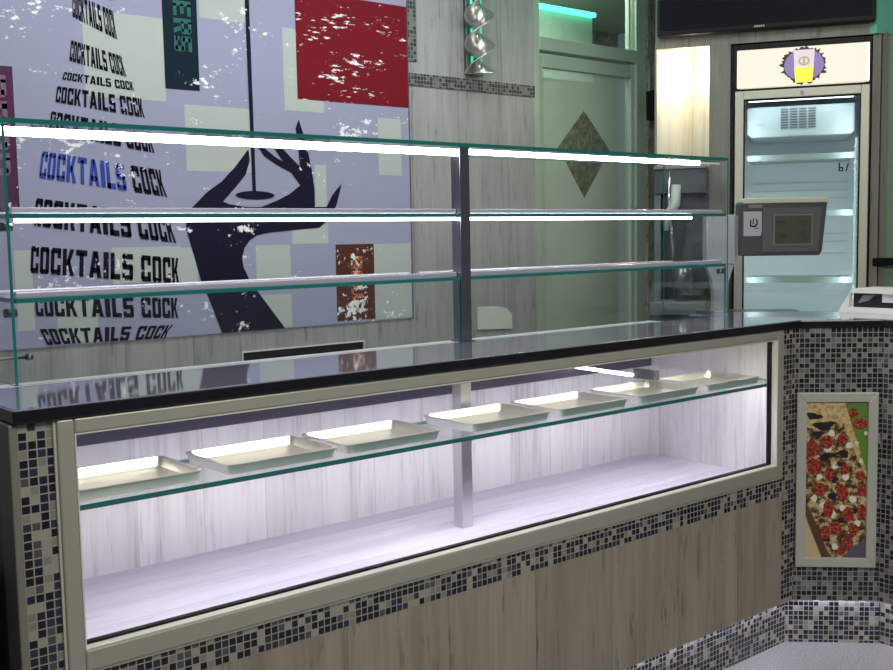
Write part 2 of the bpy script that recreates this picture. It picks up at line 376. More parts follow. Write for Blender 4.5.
# ------------------------------------------------------------------ fridge
fg = thing('display_fridge', TF @ Vector((0.30, 0.0, FZ)), 'tall glass door drinks fridge with lit beer glass sign on top', 'fridge')
MB(TF).box(0, 0.604, 0.03, 0.055, FZ, 1.684).box(0, 0.02, 0.0, 0.62, FZ, 1.684).build('cabinet_side', black, fg)
bd = MB(TF); bd.f.clear(); bd.v.clear(); bd.mi.clear(); bd.sm.clear()
bd.box(0.0, 0.03, 0.0, 0.62, FZ, 1.684); bd.box(0.574, 0.604, 0.0, 0.62, FZ, 1.684); bd.box(0.03, 0.574, 0.0, 0.62, 1.660, 1.684); bd.box(0.03, 0.574, 0.02, 0.62, FZ, -0.52); bd.box(0.03, 0.574, 0.56, 0.62, -0.52, 1.66); bd.box(0.03, 0.574, 0.005, 0.62, 1.466, 1.480)
bpy.data.objects.remove(bpy.data.objects['cabinet_side'])
bd.build('cabinet', black, fg, 0.003)
liner = mat('fridge_liner', (0.62, 0.69, 0.71), 0.35)
ln = MB(TF)
ln.face([(0.031, 0.558, -0.5), (0.573, 0.558, -0.5), (0.573, 0.558, 1.45), (0.031, 0.558, 1.45)])
for x in (0.032, 0.572): ln.face([(x, 0.03, -0.5), (x, 0.558, -0.5), (x, 0.558, 1.45), (x, 0.03, 1.45)])
ln.face([(0.031, 0.03, 1.45), (0.573, 0.03, 1.45), (0.573, 0.558, 1.45), (0.031, 0.558, 1.45)]); ln.face([(0.031, 0.03, -0.5), (0.573, 0.03, -0.5), (0.573, 0.558, -0.5), (0.031, 0.558, -0.5)])
ln.build('liner', liner, fg)
sign_em = mat('sign_panel', (0.35, 0.33, 0.29), 0.35, emit=(1.0, 0.92, 0.76), strength=0.62)
sg = MB(TF).box(0.018, 0.592, -0.012, 0.02, 1.482, 1.656).build('sign', sign_em, fg, 0.004)
MB(TF).box(0.582, 0.590, -0.016, -0.011, 1.486, 1.652).build('sign_bezel', chrome, sg)
# splash and beer glass
pur = mat('purple_print', (0.22, 0.16, 0.36), 0.5, emit=(0.35, 0.25, 0.58), strength=0.3)
dk = mat('dark_print', (0.03, 0.025, 0.03), 0.5)
cx, cz = 0.313, 1.572
b1 = MB(TF); rnd = random.Random(3)
pts = []
for k in range(72):
    a = 2 * math.pi * k / 72; rr = 0.97 + 0.24 * rnd.random() ** 2.2
    pts.append((cx + math.cos(a) * 0.092 * rr, -0.0128, cz + math.sin(a) * 0.075 * rr))
b1.face(pts); b1.build('splash_rim', dk, sg)
pts = [(cx + math.cos(2 * math.pi * k / 40) * 0.086, -0.0134, cz + math.sin(2 * math.pi * k / 40) * 0.070) for k in range(40)]
MB(TF).face(pts).build('splash', pur, sg)
MB(TF).face([(cx - 0.046, -0.014, cz + 0.068), (cx + 0.046, -0.014, cz + 0.068), (cx + 0.042, -0.014, cz - 0.010), (cx - 0.042, -0.014, cz - 0.010)]).build('beer_foam', mat('foam_print', (0.6, 0.5, 0.56), 0.5, emit=(1, 0.86, 0.92), strength=0.35), sg)
MB(TF).face([(cx - 0.042, -0.014, cz - 0.010), (cx + 0.042, -0.014, cz - 0.010), (cx + 0.036, -0.014, cz - 0.078), (cx - 0.036, -0.014, cz - 0.078)]).build('beer', mat('beer_print', (0.9, 0.8, 0.08), 0.5, emit=(1, 0.80, 0.04), strength=0.5), sg)
em = MB(TF)
for k in range(16):
    a0, a1 = 2 * math.pi * k / 16, 2 * math.pi * (k + 1) / 16
    em.face([(cx + math.cos(a0) * 0.024, -0.0144, cz + 0.018 + math.sin(a0) * 0.020), (cx + math.cos(a1) * 0.024, -0.0144, cz + 0.018 + math.sin(a1) * 0.020), (cx + math.cos(a1) * 0.018, -0.0144, cz + 0.018 + math.sin(a1) * 0.014), (cx + math.cos(a0) * 0.018, -0.0144, cz + 0.018 + math.sin(a0) * 0.014)])
em.face([(cx - 0.006, -0.0144, cz + 0.006), (cx + 0.004, -0.0144, cz + 0.006), (cx + 0.002, -0.0144, cz + 0.032), (cx - 0.002, -0.0144, cz + 0.032)])
em.build('emblem', mat('gold_print', (0.6, 0.5, 0.25), 0.5), sg)
# glass door of the fridge
fd_alu = mat('fridge_door_frame', (0.50, 0.49, 0.42), 0.4, 0.25)
fd = MB(TF)
fd.box(0.012, 0.050, -0.035, 0.0, -0.52, 1.466); fd.box(0.558, 0.594, -0.035, 0.0, -0.52, 1.466); fd.box(0.050, 0.558, -0.035, 0.0, 1.428, 1.466); fd.box(0.050, 0.558, -0.035, 0.0, -0.52, -0.47)
fdo = fd.build('door', fd_alu, fg, 0.003)
gk = MB(TF); gk.box(0.050, 0.056, -0.028, 0.0, -0.47, 1.428); gk.box(0.552, 0.558, -0.028, 0.0, -0.47, 1.428); gk.box(0.056, 0.552, -0.028, 0.0, 1.422, 1.428)
gk.build('gasket', black, fdo)
MB(TF).box(0.056, 0.552, -0.022, -0.016, -0.47, 1.422).build('door_glass', glass_mat('fridge_glass', (0.93, 0.97, 0.96), 0.05, 0.6), fdo)
MB(TF).tube([(0.306, -0.033, 1.447), (0.306, -0.041, 1.447)], 0.009, 14).build('lock', dark_steel, fdo)
# evaporator cover with a vent grille
white_p = mat('fridge_white', (0.45, 0.52, 0.55), 0.4)
ev = MB(TF).prism([(0.06, 1.405), (0.06, 1.275), (0.085, 1.262), (0.52, 1.262), (0.54, 1.275), (0.54, 1.405)], 0.11, 0.5, axis='y').build('evaporator_cover', white_p, fg, 0.006)
gr = MB(TF)
for i in range(4):
    for j in range(8):
        gr.box(0.213 + i * 0.041, 0.213 + i * 0.041 + 0.033, 0.106, 0.112, 1.300 + j * 0.0122, 1.300 + j * 0.0122 + 0.0075)
gr.build('vent_grille', mat('vent_dark', (0.13, 0.16, 0.18), 0.5), ev)
mk = MB(TF)
for k in range(5): mk.box(0.100 + k * 0.009, 0.106 + k * 0.009, 0.107, 0.111, 1.318, 1.326 + 0.002 * (k % 2))
mk.build('maker_mark', mat('grey_mark2', (0.35, 0.4, 0.45), 0.5), ev)
lb = mat('fridge_led', (0.9, 0.95, 1), 0.4, emit=(0.86, 0.95, 1.0), strength=3.0)
fa = area('fridge_lamp', TF @ Vector((0.30, 0.045, 1.41)), TF @ Vector((0.30, 0.30, 0.4)), 0.44, 0.03, 0.25, (0.88, 0.96, 1.0)); fa.parent = None
for x_ in (0.085, 0.515): area('fridge_lamp', TF @ Vector((x_, 0.02, 0.5)), TF @ Vector((0.30, 0.50, 0.5)), 0.02, 1.7, 1.7, (0.88, 0.96, 1.0)).rotation_mode = 'XYZ'
MB(TF).box(0.07, 0.53, 0.04, 0.06, 1.424, 1.440).build('lamp', lb, fg)
for x in (0.044, 0.546):
    up = MB(TF)
    up.box(x - 0.006, x + 0.006, 0.05, 0.065, -0.45, 1.24)
    for k in range(64): up.box(x - 0.009, x + 0.009, 0.045, 0.07, -0.44 + k * 0.026, -0.43 + k * 0.026)
    up.build('shelf_ladder', mat('ladder_white', (0.42, 0.48, 0.47), 0.4), fg)
wire = mat('shelf_wire', (0.30, 0.36, 0.35), 0.4)
for z in (1.163, 0.900, 0.588, 0.30, 0.02, -0.26):
    sh = MB(TF)
    sh.box(0.062, 0.540, 0.075, 0.080, z - 0.014, z + 0.014)
    sh.box(0.062, 0.540, 0.50, 0.505, z - 0.004, z + 0.004)
    for k in range(36):
        x = 0.068 + k * 0.0133; sh.box(x, x + 0.003, 0.08, 0.5, z + 0.002, z + 0.006)
    for y in (0.2, 0.35): sh.box(0.062, 0.540, y, y + 0.004, z - 0.004, z + 0.002)
    sh.build('shelf', wire, fg)
bkp = MB(TF)
for z in (1.06, 1.02, 0.98, 0.80, 0.76, 0.70): bkp.box(0.07, 0.535, 0.548, 0.557, z, z + 0.006)
bkp.build('back_ribs', mat('rib_grey', (0.45, 0.53, 0.56), 0.4), fg)
st = MB(TF)
for q in ([(0.468, 1.125), (0.474, 1.125), (0.474, 1.085), (0.468, 1.085)], [(0.474, 1.104), (0.486, 1.104), (0.486, 1.098), (0.474, 1.098)], [(0.482, 1.104), (0.488, 1.104), (0.488, 1.085), (0.482, 1.085)], [(0.474, 1.090), (0.486, 1.090), (0.486, 1.085), (0.474, 1.085)], [(0.497, 1.085), (0.503, 1.085), (0.513, 1.122), (0.507, 1.122)]):
    st.face([(x, -0.0235, z) for x, z in q])
st.build('sticker_mark', black, fdo)

# ------------------------------------------------------------------ mural
MY = 1.694
mural = thing('wall_mural', (1.2, MY, 0.457), 'large worn cocktail mural of lettering rows, dark hand and pale squares on the wall', 'mural')
lav = flake_mat('mural_lavender', (0.285, 0.295, 0.415), 0.40, streak=(0.7, 1.3, 1))
palesq = flake_mat('mural_pale', (0.39, 0.43, 0.41), 0.35)
redm = flake_mat('mural_red', (0.15, 0.009, 0.016), 0.52, streak=(0.5, 1.7, 1))
tealm = flake_mat('mural_teal', (0.007, 0.017, 0.028), 0.45)
brownm = flake_mat('mural_brown', (0.085, 0.030, 0.022), 0.55)
purm = flake_mat('mural_purple', (0.075, 0.028, 0.068), 0.3)
ink = flake_mat('mural_ink', (0.010, 0.010, 0.024), 0.30)
inkl = flake_mat('mural_letter_ink', (0.010, 0.010, 0.018), 0.40)
blue = flake_mat('mural_blue', (0.035, 0.06, 0.32), 0.5)
MB().box(-1.2, 2.179, MY, 1.699, 0.457, CEIL - 0.02).build('mural_panel', lav, mural)
MB().box(2.179, 2.183, 1.690, 1.70, 0.455, CEIL - 0.02).build('mural_edge', mat('edge_grey', (0.10, 0.10, 0.12), 0.4), mural)
def flat(name, poly, m, lay, parent=mural):
    o = MB().face([(x, MY - 0.0006 * lay, z) for x, z in poly]).build(name, m, parent)
    return o
def rect(name, x0, x1, z0, z1, m, lay=1): return flat(name, [(x0, z0), (x1, z0), (x1, z1), (x0, z1)], m, lay)
for r in [(0.72, 1.028, 1.345, 1.65), (1.178, 1.379, 1.672, 2.05), (1.541, 1.64, 1.345, 1.675), (1.64, 1.733, 1.345, 1.395), (1.10, 1.38, 1.09, 1.34), (2.008, 2.134, 1.095, 1.342),
          (1.386, 1.547, 0.634, 0.80), (1.558, 1.736, 0.802, 0.921), (1.972, 2.175, 0.462, 0.795), (1.062, 1.13, 0.663, 0.797), (0.788, 1.062, 0.67, 0.803), (1.30, 1.546, 0.459, 0.598), (1.678, 1.733, 0.945, 1.13), (0.578, 0.725, 0.462, 0.634), (0.0, 0.30, 1.15, 1.55), (0.44, 0.50, 0.52, 0.80)]:
    rect('pale_square', *r, palesq)
flat('mural_stripe', [(1.604, 1.394), (2.178, 1.394), (2.178, 1.832), (1.604, 1.832)], redm, 2)
rect('teal_panel', 1.026, 1.167, 1.394, CEIL - 0.03, tealm, 2)
rect('brown_panel', 1.770, 1.970, 0.468, 0.796, brownm, 2)
rect('purple_panel', 0.18, 0.469, 0.932, 1.426, purm, 2)
arm = [(1.116, 0.951), (1.178, 1.008), (1.245, 1.052), (1.305, 1.109), (1.368, 1.180), (1.373, 1.138), (1.353, 1.082), (1.301, 1.026), (1.248, 0.974), (1.281, 0.961), (1.352, 0.953), (1.416, 0.953), (1.492, 0.980), (1.552, 1.007), (1.604, 1.043), (1.545, 0.995)]
palm = [(1.116, 0.951), (1.178, 1.008), (1.245, 1.052), (1.305, 1.109), (1.368, 1.182), (1.373, 1.138), (1.353, 1.082), (1.301, 1.026), (1.248, 0.974), (1.275, 0.964), (1.352, 0.953), (1.416, 0.953), (1.492, 0.980), (1.552, 1.007), (1.604, 1.043),
        (1.562, 1.094), (1.505, 1.118), (1.440, 1.155), (1.408, 1.198), (1.440, 1.190), (1.490, 1.155), (1.525, 1.138), (1.478, 1.200), (1.525, 1.190), (1.570, 1.150), (1.605, 1.120), (1.600, 1.200), (1.590, 1.275), (1.606, 1.312), (1.640, 1.215), (1.662, 1.110), (1.673, 1.031), (1.673, 0.955), (1.730, 0.955), (1.762, 1.007), (1.812, 1.057), (1.782, 0.965), (1.740, 0.902),
        (1.692, 0.868), (1.564, 0.859), (1.449, 0.850), (1.393, 0.840), (1.360, 0.820), (1.335, 0.790), (1.323, 0.750), (1.328, 0.715), (1.354, 0.660), (1.402, 0.597), (1.510, 0.458), (1.223, 0.458), (1.170, 0.601), (1.142, 0.665), (1.109, 0.787), (1.086, 0.870), (1.090, 0.915)]
flat('hand', palm, ink, 3)
gl = MB(); yy = MY - 0.0024
gl.face([(1.372, yy, 2.15), (1.392, yy, 2.15), (1.396, yy, 1.01), (1.380, yy, 1.01)])
gl.face([(1.392 + 0.088 * math.cos(2 * math.pi * k / 28), yy - 0.0003, 1.000 + 0.017 * math.sin(2 * math.pi * k / 28)) for k in range(28)])
gl.build('cocktail_glass', ink, mural)
# block letters in the unit square
def R4(a, b, c, d): return [(a, c), (b, c), (b, d), (a, d)]
GL = {
 'C': [R4(0, .36, .08, .92), R4(.1, 1, .80, 1), R4(.1, 1, 0, .20), R4(.66, 1, .62, .9), R4(.66, 1, .1, .38)],
 'O': [R4(0, .36, .06, .94), R4(.64, 1, .06, .94), R4(.08, .92, .82, 1), R4(.08, .92, 0, .18)],
 'K': [R4(0, .36, 0, 1), [(.30, .40), (.64, 1), (1.0, 1), (.56, .36)], [(.36, .62), (.62, .62), (1.02, 0), (.66, 0)]],
 'T': [R4(0, 1, .78, 1), R4(.32, .68, 0, .9)],
 'A': [[(0, 0), (.32, 0), (.62, 1), (.30, 1)], [(.68, 0), (1, 0), (.70, 1), (.38, 1)], R4(.2, .8, .18, .38)],
 'I': [R4(0, 1, 0, 1)],
 'L': [R4(0, .42, 0, 1), R4(0, 1, 0, .21)],
 'S': [R4(0.08, 1, .80, 1), R4(0, .36, .48, .94), R4(.05, .95, .40, .61), R4(.64, 1, .06, .54), R4(0, .92, 0, .20), R4(0, .3, .1, .3)],
 'E': [R4(0, .36, 0, 1), R4(.2, 1, .8, 1), R4(.2, .85, .4, .6), R4(.2, 1, 0, .2)],
 'R': [R4(0, .32, 0, 1), R4(.2, .9, .82, 1), R4(.2, .9, .40, .58), R4(.68, 1, .46, .94), [(.45, .45), (.75, .45), (1, 0), (.68, 0)]],
 'B': [R4(0, .34, 0, 1), R4(.2, .9, .82, 1), R4(.2, .95, .41, .59), R4(.2, .9, 0, .18), R4(.66, 1, .54, .94), R4(.66, 1, .06, .46)],
 'U': [R4(0, .34, .06, 1), R4(.66, 1, .06, 1), R4(.08, .92, 0, .2)],
 'P': [R4(0, .34, 0, 1), R4(.2, .9, .82, 1), R4(.2, .9, .38, .56), R4(.66, 1, .44, .94)],
 'D': [R4(0, .34, 0, 1), R4(.1, .85, .82, 1), R4(.1, .85, 0, .18), R4(.66, 1, .1, .9)],
 'N': [R4(0, .32, 0, 1), R4(.68, 1, 0, 1), [(.0, 1), (.34, 1), (1, 0), (.66, 0)]],
}
WD = {'I': .46, ' ': .42, 'K': 1.05, 'A': 1.08, 'L': .86}
def letters(text, fn, cyl=0.0, gap=0.17):
    tot = sum(WD.get(ch, 1.0) for ch in text) + gap * (len(text) - 1); x = 0; out = []
    for ch in text:
        w = WD.get(ch, 1.0)
        out.append((ch, [[fn((x + px * w) / tot, pz) for px, pz in poly] for poly in GL.get(ch, [])])); x += w + gap
    return out
def bil(q, cyl=0.0, curve=0.0):
    tl, tr, bl, br = q
    def fn(u, v):
        if cyl: u = 0.5 + 0.5 * math.sin((u - 0.5) * 2 * cyl) / math.sin(cyl)
        s = curve * (1 - (2 * u - 1) ** 2)
        x = (tl[0] * (1 - u) + tr[0] * u) * v + (bl[0] * (1 - u) + br[0] * u) * (1 - v)
        z = (tl[1] * (1 - u) + tr[1] * u) * v + (bl[1] * (1 - u) + br[1] * u) * (1 - v) - s
        return (x, z)
    return fn
rows = [[(0.689, 1.700), (0.836, 1.655), (0.687, 1.617), (0.847, 1.554)], [(0.678, 1.536), (0.859, 1.498), (0.667, 1.463), (0.876, 1.424)], [(0.647, 1.423), (0.897, 1.408), (0.639, 1.396), (0.903, 1.376)],
        [(0.620, 1.372), (0.929, 1.350), (0.610, 1.316), (0.939, 1.280)], [(0.594, 1.284), (0.959, 1.237), (0.584, 1.208), (0.971, 1.152)], [(0.556, 1.144), (0.992, 1.090), (0.539, 1.051), (1.015, 0.989)],
        [(0.527, 0.981), (1.024, 0.918), (0.511, 0.884), (1.044, 0.815)], [(0.501, 0.815), (1.050, 0.758), (0.492, 0.721), (1.049, 0.659)], [(0.502, 0.643), (1.039, 0.606), (0.505, 0.569), (1.039, 0.529)], [(0.513, 0.523), (1.018, 0.503), (0.538, 0.464), (0.983, 0.456)],
        [(0.70, 1.86), (0.825, 1.83), (0.695, 1.735), (0.833, 1.690)]]
for ri, q in enumerate(rows):
    a, b = MB(), MB()
    for k, (ch, polys) in enumerate(letters('COCKTAILS COCK', bil(q, 0.95))):
        for poly in polys: (b if ri == 5 and k < 9 else a).face([(x, MY - 0.0020, z) for x, z in poly])
    a.build('lettering', inkl, mural)
    if b.v: b.build('lettering', blue, mural)['label'] = 'blue lettering'
def vert_text(text, x0, x1, ztop, zl, m):        # letters turned a quarter turn clockwise, read downwards
    bb = MB(); z = ztop
    for ch in text:
        h = zl * WD.get(ch, 1.0)
        for poly in GL[ch]: bb.face([(x0 + pz * (x1 - x0), MY - 0.0020, z - px * h) for px, pz in poly])
        z -= h * 1.17
    bb.build('lettering', m, mural)
vert_text('TERS', 1.069, 1.141, 1.790, 0.056, flake_mat('teal_letter', (0.028, 0.12, 0.105), 0.5))
vert_text('BOUR', 1.846, 1.908, 0.744, 0.054, flake_mat('brown_letter', (0.42, 0.13, 0.05), 0.8))
vert_text('PDPR', 0.345, 0.445, 1.395, 0.075, flake_mat('purple_letter', (0.20, 0.11, 0.18), 0.5))

# low on the back wall: vent slot and pale reflection
vs = thing('vent_slot', (1.61, 1.69, 0.29), 'long black vent slot with pale rim low on the wood wall', 'vent')
f_ = MB(); f_.box(1.307, 1.908, 1.690, 1.70, 0.371, 0.376); f_.box(1.307, 1.312, 1.690, 1.70, 0.27, 0.371); f_.box(1.903, 1.908, 1.690, 1.70, 0.27, 0.371); f_.box(1.307, 1.908, 1.690, 1.70, 0.265, 0.27)
f_.build('rim', mat('pale_rim', (0.6, 0.6, 0.6), 0.4), vs)
MB().box(1.312, 1.903, 1.697, 1.6998, 0.27, 0.371).build('opening', black, vs)
pp = MB().prism([(2.573, 0.375), (2.797, 0.365), (2.797, 0.440), (2.76, 0.466), (2.70, 0.480), (2.573, 0.482)], 1.692, 1.6995, axis='y').build('pale_patch', mat('cream_patch', (0.56, 0.58, 0.52), 0.5), None, 0.002)  # thin cream panel built in place of a pale reflection
tag(pp, 'pale cream reflection low on the wood wall behind the glass shelves', 'patch')

# twisted steel wall lamp
lamp = thing('twisted_wall_lamp', (2.61, 1.64, 1.56), 'twisted steel ribbon lamp on the wood wall beside the glass door', 'lamp')
MB().box(2.515, 2.615, 1.682, 1.6995, 1.565, 2.15).build('back_plate', dark_steel, lamp, 0.003)
N = 160; zt0, zt1 = 1.562, 2.12; cax, cay = 2.525, 1.60; V = []; F = []; NW = 8
for k in range(N + 1):
    z = zt0 + (zt1 - zt0) * k / N; A = (z - 1.585) / 0.130 * math.pi
    for j in range(NW + 1):
        r = 0.074 * (2 * j / NW - 1); V.append((cax + math.cos(A) * r, cay + math.sin(A) * r * 0.85, z))
for k in range(N):
    for j in range(NW):
        a = k * (NW + 1) + j; F.append((a, a + 1, a + NW + 2, a + NW + 1))
ro = MB().faces(V, F, 0, True).build('ribbon', mat('lamp_steel', (0.62, 0.60, 0.58), 0.3, 0.9), lamp)
sd = ro.modifiers.new('solid', 'SOLIDIFY'); sd.thickness = 0.004
for x in (2.535, 2.590): MB().tube([(x, 1.665, 1.585), (x, 1.665, 2.12)], 0.006).build('glint_tube', mat('green_glint', (0.2, 0.7, 0.5), 0.3, emit=(0.05, 0.8, 0.5), strength=0.6), lamp)  # glowing tubes stand in for green glints on the steel

# ------------------------------------------------------------------ counter
CB = 0.476
ctr = thing('display_counter', (1.2, 0.3, FZ), 'long counter with lit glazed display window, mosaic edging and wood front', 'counter')
mo = MB()
mo.box(-0.108, -0.035, 0.0, 0.012, -0.513, CB); mo.box(-0.035, 2.503, 0.0, 0.012, -0.117, -0.045); mo.box(2.503, 2.580, 0.0, 0.012, -0.513, CB)
mo.build('mosaic_cladding', mosaic, ctr)
MB().box(-0.035, 2.503, 0.001, 0.014, -0.513, -0.117).build('front_panel', front_wood, ctr)
MB().box(-0.125, -0.108, -0.004, 0.075, -0.513, CB).build('corner_trim', mat('grey_trim', (0.22, 0.22, 0.19), 0.45, 0.3), ctr, 0.003)
MB().box(-0.120, -0.108, 0.075, 0.70, FZ, CB).build('end_panel', niche_wood, ctr)
MB().box(-0.108, 2.5966, 0.04, 0.055, FZ, -0.500).build('plinth', mosaic, ctr)
MB().box(-0.10, 2.59, 0.012, 0.05, -0.500, -0.495).build('bottom_board', black, ctr)
MB().box(-0.06, 2.575, 0.022, 0.036, -0.506, -0.500).build('plinth_light', led_low, ctr)
wf = MB()
for (a, b_, c_, d_) in ((-0.035, 0.0, -0.045, CB), (2.455, 2.490, -0.045, CB), (0.0, 2.455, -0.045, 0.0), (0.0, 2.455, 0.445, CB)):
    wf.box(a, b_, -0.010, 0.035, c_, d_)
wfo = wf.build('window_frame', alu, ctr, 0.004)
lip = MB()
for (a, b_, c_, d_) in ((-0.041, -0.035, -0.051, CB), (2.490, 2.497, -0.051, CB), (-0.035, 2.490, -0.051, -0.045)): lip.box(a, b_, -0.005, 0.012, c_, d_)
lip.build('frame_lip', mat('pale_aluminium', (0.55, 0.55, 0.46), 0.35, 0.3), wfo, 0.001)
il = MB()
for (a, b_, c_, d_) in ((0.0, 0.003, 0.0, 0.445), (2.452, 2.455, 0.0, 0.445), (0.003, 2.452, 0.0, 0.003), (0.003, 2.452, 0.442, 0.445)): il.box(a, b_, -0.009, 0.0145, c_, d_)
il.build('inner_highlight', mat('highlight_pale', (0.72, 0.72, 0.66), 0.3, 0.2), wfo)  # pale ring painting the highlight along the inner frame edge
gs = MB()
for (a, b_, c_, d_) in ((0.0, 0.008, 0.0, 0.445), (2.447, 2.455, 0.0, 0.445), (0.0, 2.455, 0.0, 0.008), (0.0, 2.455, 0.437, 0.445)): gs.box(a, b_, 0.014, 0.030, c_, d_)
gs.build('gasket', black, wfo)
MB().box(0.004, 2.451, 0.020, 0.024, 0.004, 0.441).build('window_glass', front_clear, ctr)
# inside of the display
IX0, IX1, IY1, IZ0 = -0.095, 2.566, 0.652, -0.068
MB().box(IX0, IX1, IY1, IY1 + 0.012, IZ0, 0.47).build('interior_back', inner_wood, ctr)
MB().box(IX0, IX1, 0.03, IY1, IZ0 - 0.012, IZ0).build('interior_floor', inner_floor, ctr)
MB().box(IX1, IX1 + 0.012, 0.03, IY1, IZ0, 0.47).build('interior_side', inner_wood, ctr)
MB().box(IX0 - 0.012, IX0, 0.03, IY1, IZ0, 0.47).build('interior_side', inner_wood, ctr)
MB().box(IX0, IX1, 0.335, IY1, 0.462, 0.472).build('interior_top', mat('top_board', (0.4, 0.4, 0.42), 0.6), ctr)
MB().box(IX0, IX1, IY1 - 0.014, IY1, 0.292, 0.322).build('shade_band', mat('shade_dark', (0.10, 0.09, 0.14), 0.5), ctr)  # dark strip standing in for shade high on the back wall
MB().box(0.0, 2.56, 0.036, 0.305, 0.279, 0.288, 0, 1).build('glass_shelf', [clear, teal_edge], ctr)
po = MB(); po.box(1.296, 1.338, 0.33, 0.372, IZ0, 0.47)
po.build('inner_post', steel, ctr, 0.002)
MB().box(1.29, 1.343, 0.25, 0.38, 0.270, 0.279).build('shelf_bracket', steel, ctr, 0.002)
MB().box(0.02, 2.5, 0.045, 0.065, 0.462, 0.474).build('display_light', mat('display_led', (0.9, 0.9, 0.85), 0.4, emit=(1.0, 0.96, 0.86), strength=2.5), ctr)
area('display_light_lamp', (1.25, 0.09, 0.458), (1.25, 0.15, 0.2), 2.45, 0.08, 6.5, (1.0, 0.95, 0.80)).data.spread = math.radians(115)
MB().box(0.0, 2.56, 0.036, 0.0395, 0.2765, 0.279).build('light_profile', mat('profile_teal', (0.02, 0.09, 0.09), 0.3), ctr)
area('shelf_light_lamp', (1.27, 0.07, 0.268), (1.27, 0.32, -0.05), 2.45, 0.025, 5.0, (0.90, 0.85, 1.0))
tl = MB().tube([(2.109, 0.640, 0.330), (2.073, 0.322, 0.330)], 0.006).build('white_tube', mat('tube_white', (0.9, 0.9, 0.9), 0.4, emit=(1, 1, 1), strength=6.0), ctr)  # glowing white tube along a bright line in the display
MB().box(2.078, 2.105, 0.225, 0.322, 0.318, 0.352).build('dark_reflection', dark_steel, tl, 0.003)  # dark block standing in for a reflection at the tube's near end

# angled corner counter
TS = Matrix.Translation((2.580, 0, 0)) @ Matrix.Rotation(math.radians(-45), 4, 'Z')
SL = 0.2956
cc = thing('corner_counter', (2.9, -0.1, FZ), 'angled corner counter clad in black mosaic tiles', 'counter')
m2 = MB(TS).box(0, SL, 0, 0.012, -0.513, CB); m2.build('mosaic_cladding', mosaic_grey, cc)
m3 = MB(); m3.box(2.789, 2.801, -1.6, -0.209, -0.513, CB); m3.build('mosaic_cladding', mosaic_grey, cc)
MB(TS).box(-0.0165, SL + 0.02, 0.04, 0.055, FZ, -0.500).build('plinth', mosaic, cc)
MB().box(2.837, 2.852, -1.6, -0.19, FZ, -0.500).build('plinth', mosaic, cc)
MB(TS).box(0.0, SL, 0.013, 0.045, -0.500, -0.495).build('bottom_board', black, cc)
MB(TS).box(0.02, SL - 0.01, 0.022, 0.034, -0.506, -0.500).build('plinth_light', led_low, cc)
MB().box(2.818, 2.830, -1.6, -0.22, -0.506, -0.500).build('plinth_light', led_low, cc)
MB().box(2.81, 2.845, -1.6, -0.209, -0.500, -0.495).build('bottom_board', black, cc)
MB().prism([(2.60, 0.10), (2.82, -0.10), (2.86, -0.20), (2.86, -1.6), (3.15, -1.6), (3.15, -0.04), (2.76, 0.36), (2.60, 0.36)], -0.49, CB - 0.002).build('carcass', black, cc)
ct = thing('countertop', (1.2, 0.16, CB), 'polished black granite worktop running along the counter and round its corner', 'worktop')
granite_top = mat('granite_sheen', (0.56, 0.54, 0.68), 0.05, 0.82)  # lilac metal colour holds the mirrored mural sheen on the black top
cpoly = [(-0.118, -0.015), (2.582, -0.015), (2.782, -0.215), (2.782, -1.6), (3.18, -1.6), (3.18, -0.01), (2.72, 0.45), (2.56, 0.45), (2.56, 0.335), (-0.118, 0.335)]
so = MB().prism(cpoly, CB, 0.5055).build('slab', [granite, granite_top], ct)
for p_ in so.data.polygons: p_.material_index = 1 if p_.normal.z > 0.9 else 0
b_m = so.modifiers.new('bevel', 'BEVEL'); b_m.width = 0.005; b_m.segments = 3; b_m.limit_method = 'ANGLE'
tag(MB().prism([(2.725, 0.47), (3.01, 0.185), (3.29, 0.465), (3.005, 0.75)], 0.45, 0.486).build('rear_worktop', dark_steel), 'low dark steel worktop behind the granite corner carrying the price scale', 'worktop')

# framed pizza picture
pc = thing('pizza_picture', TS @ Vector((0.145, 0, -0.386)), 'framed pizza photograph on the mosaic face of the corner counter', 'picture')
pf = MB(TS)
X0, X1, Z0, Z1, FW = 0.004, 0.284, -0.386, 0.247, 0.034
for poly in ([(X0, Z0), (X1, Z0), (X1 - FW, Z0 + FW), (X0 + FW, Z0 + FW)], [(X1, Z0), (X1, Z1), (X1 - FW, Z1 - FW), (X1 - FW, Z0 + FW)], [(X1, Z1), (X0, Z1), (X0 + FW, Z1 - FW), (X1 - FW, Z1 - FW)], [(X0, Z1), (X0, Z0), (X0 + FW, Z0 + FW), (X0 + FW, Z1 - FW)]):
    pf.prism(poly, -0.014, 0.0, axis='y')
pf.build('frame', mat('picture_alu', (0.50, 0.50, 0.45), 0.4, 0.3), pc, 0.002)
px0, px1, pz0, pz1 = X0 + FW, X1 - FW, Z0 + FW, Z1 - FW
PW, PH = px1 - px0, pz1 - pz0
cheese = mat('pizza_cheese', (0.6, 0.5, 0.3), 0.4); t = NT(cheese); uv = t.uv()
n1 = t.noise(t.mapping(uv, (40, 40, 1)), 1.0, 4, 0.65)
t.link(t.ramp(n1, [(0.38, (0.015, 0.016, 0.010)), (0.44, (0.09, 0.045, 0.014)), (0.50, (0.24, 0.13, 0.04)), (0.55, (0.48, 0.36, 0.16)), (0.61, (0.55, 0.50, 0.36)), (0.66, (0.20, 0.14, 0.04))]), t.b.inputs['Base Color'])
crust = mat('pizza_crust', (0.5, 0.35, 0.14), 0.5); t = NT(crust); n1 = t.noise(t.mapping(t.uv(), (60, 60, 1)), 1.0, 3)
t.link(t.ramp(n1, [(0.3, (0.30, 0.20, 0.08)), (0.6, (0.62, 0.48, 0.22))]), t.b.inputs['Base Color'])
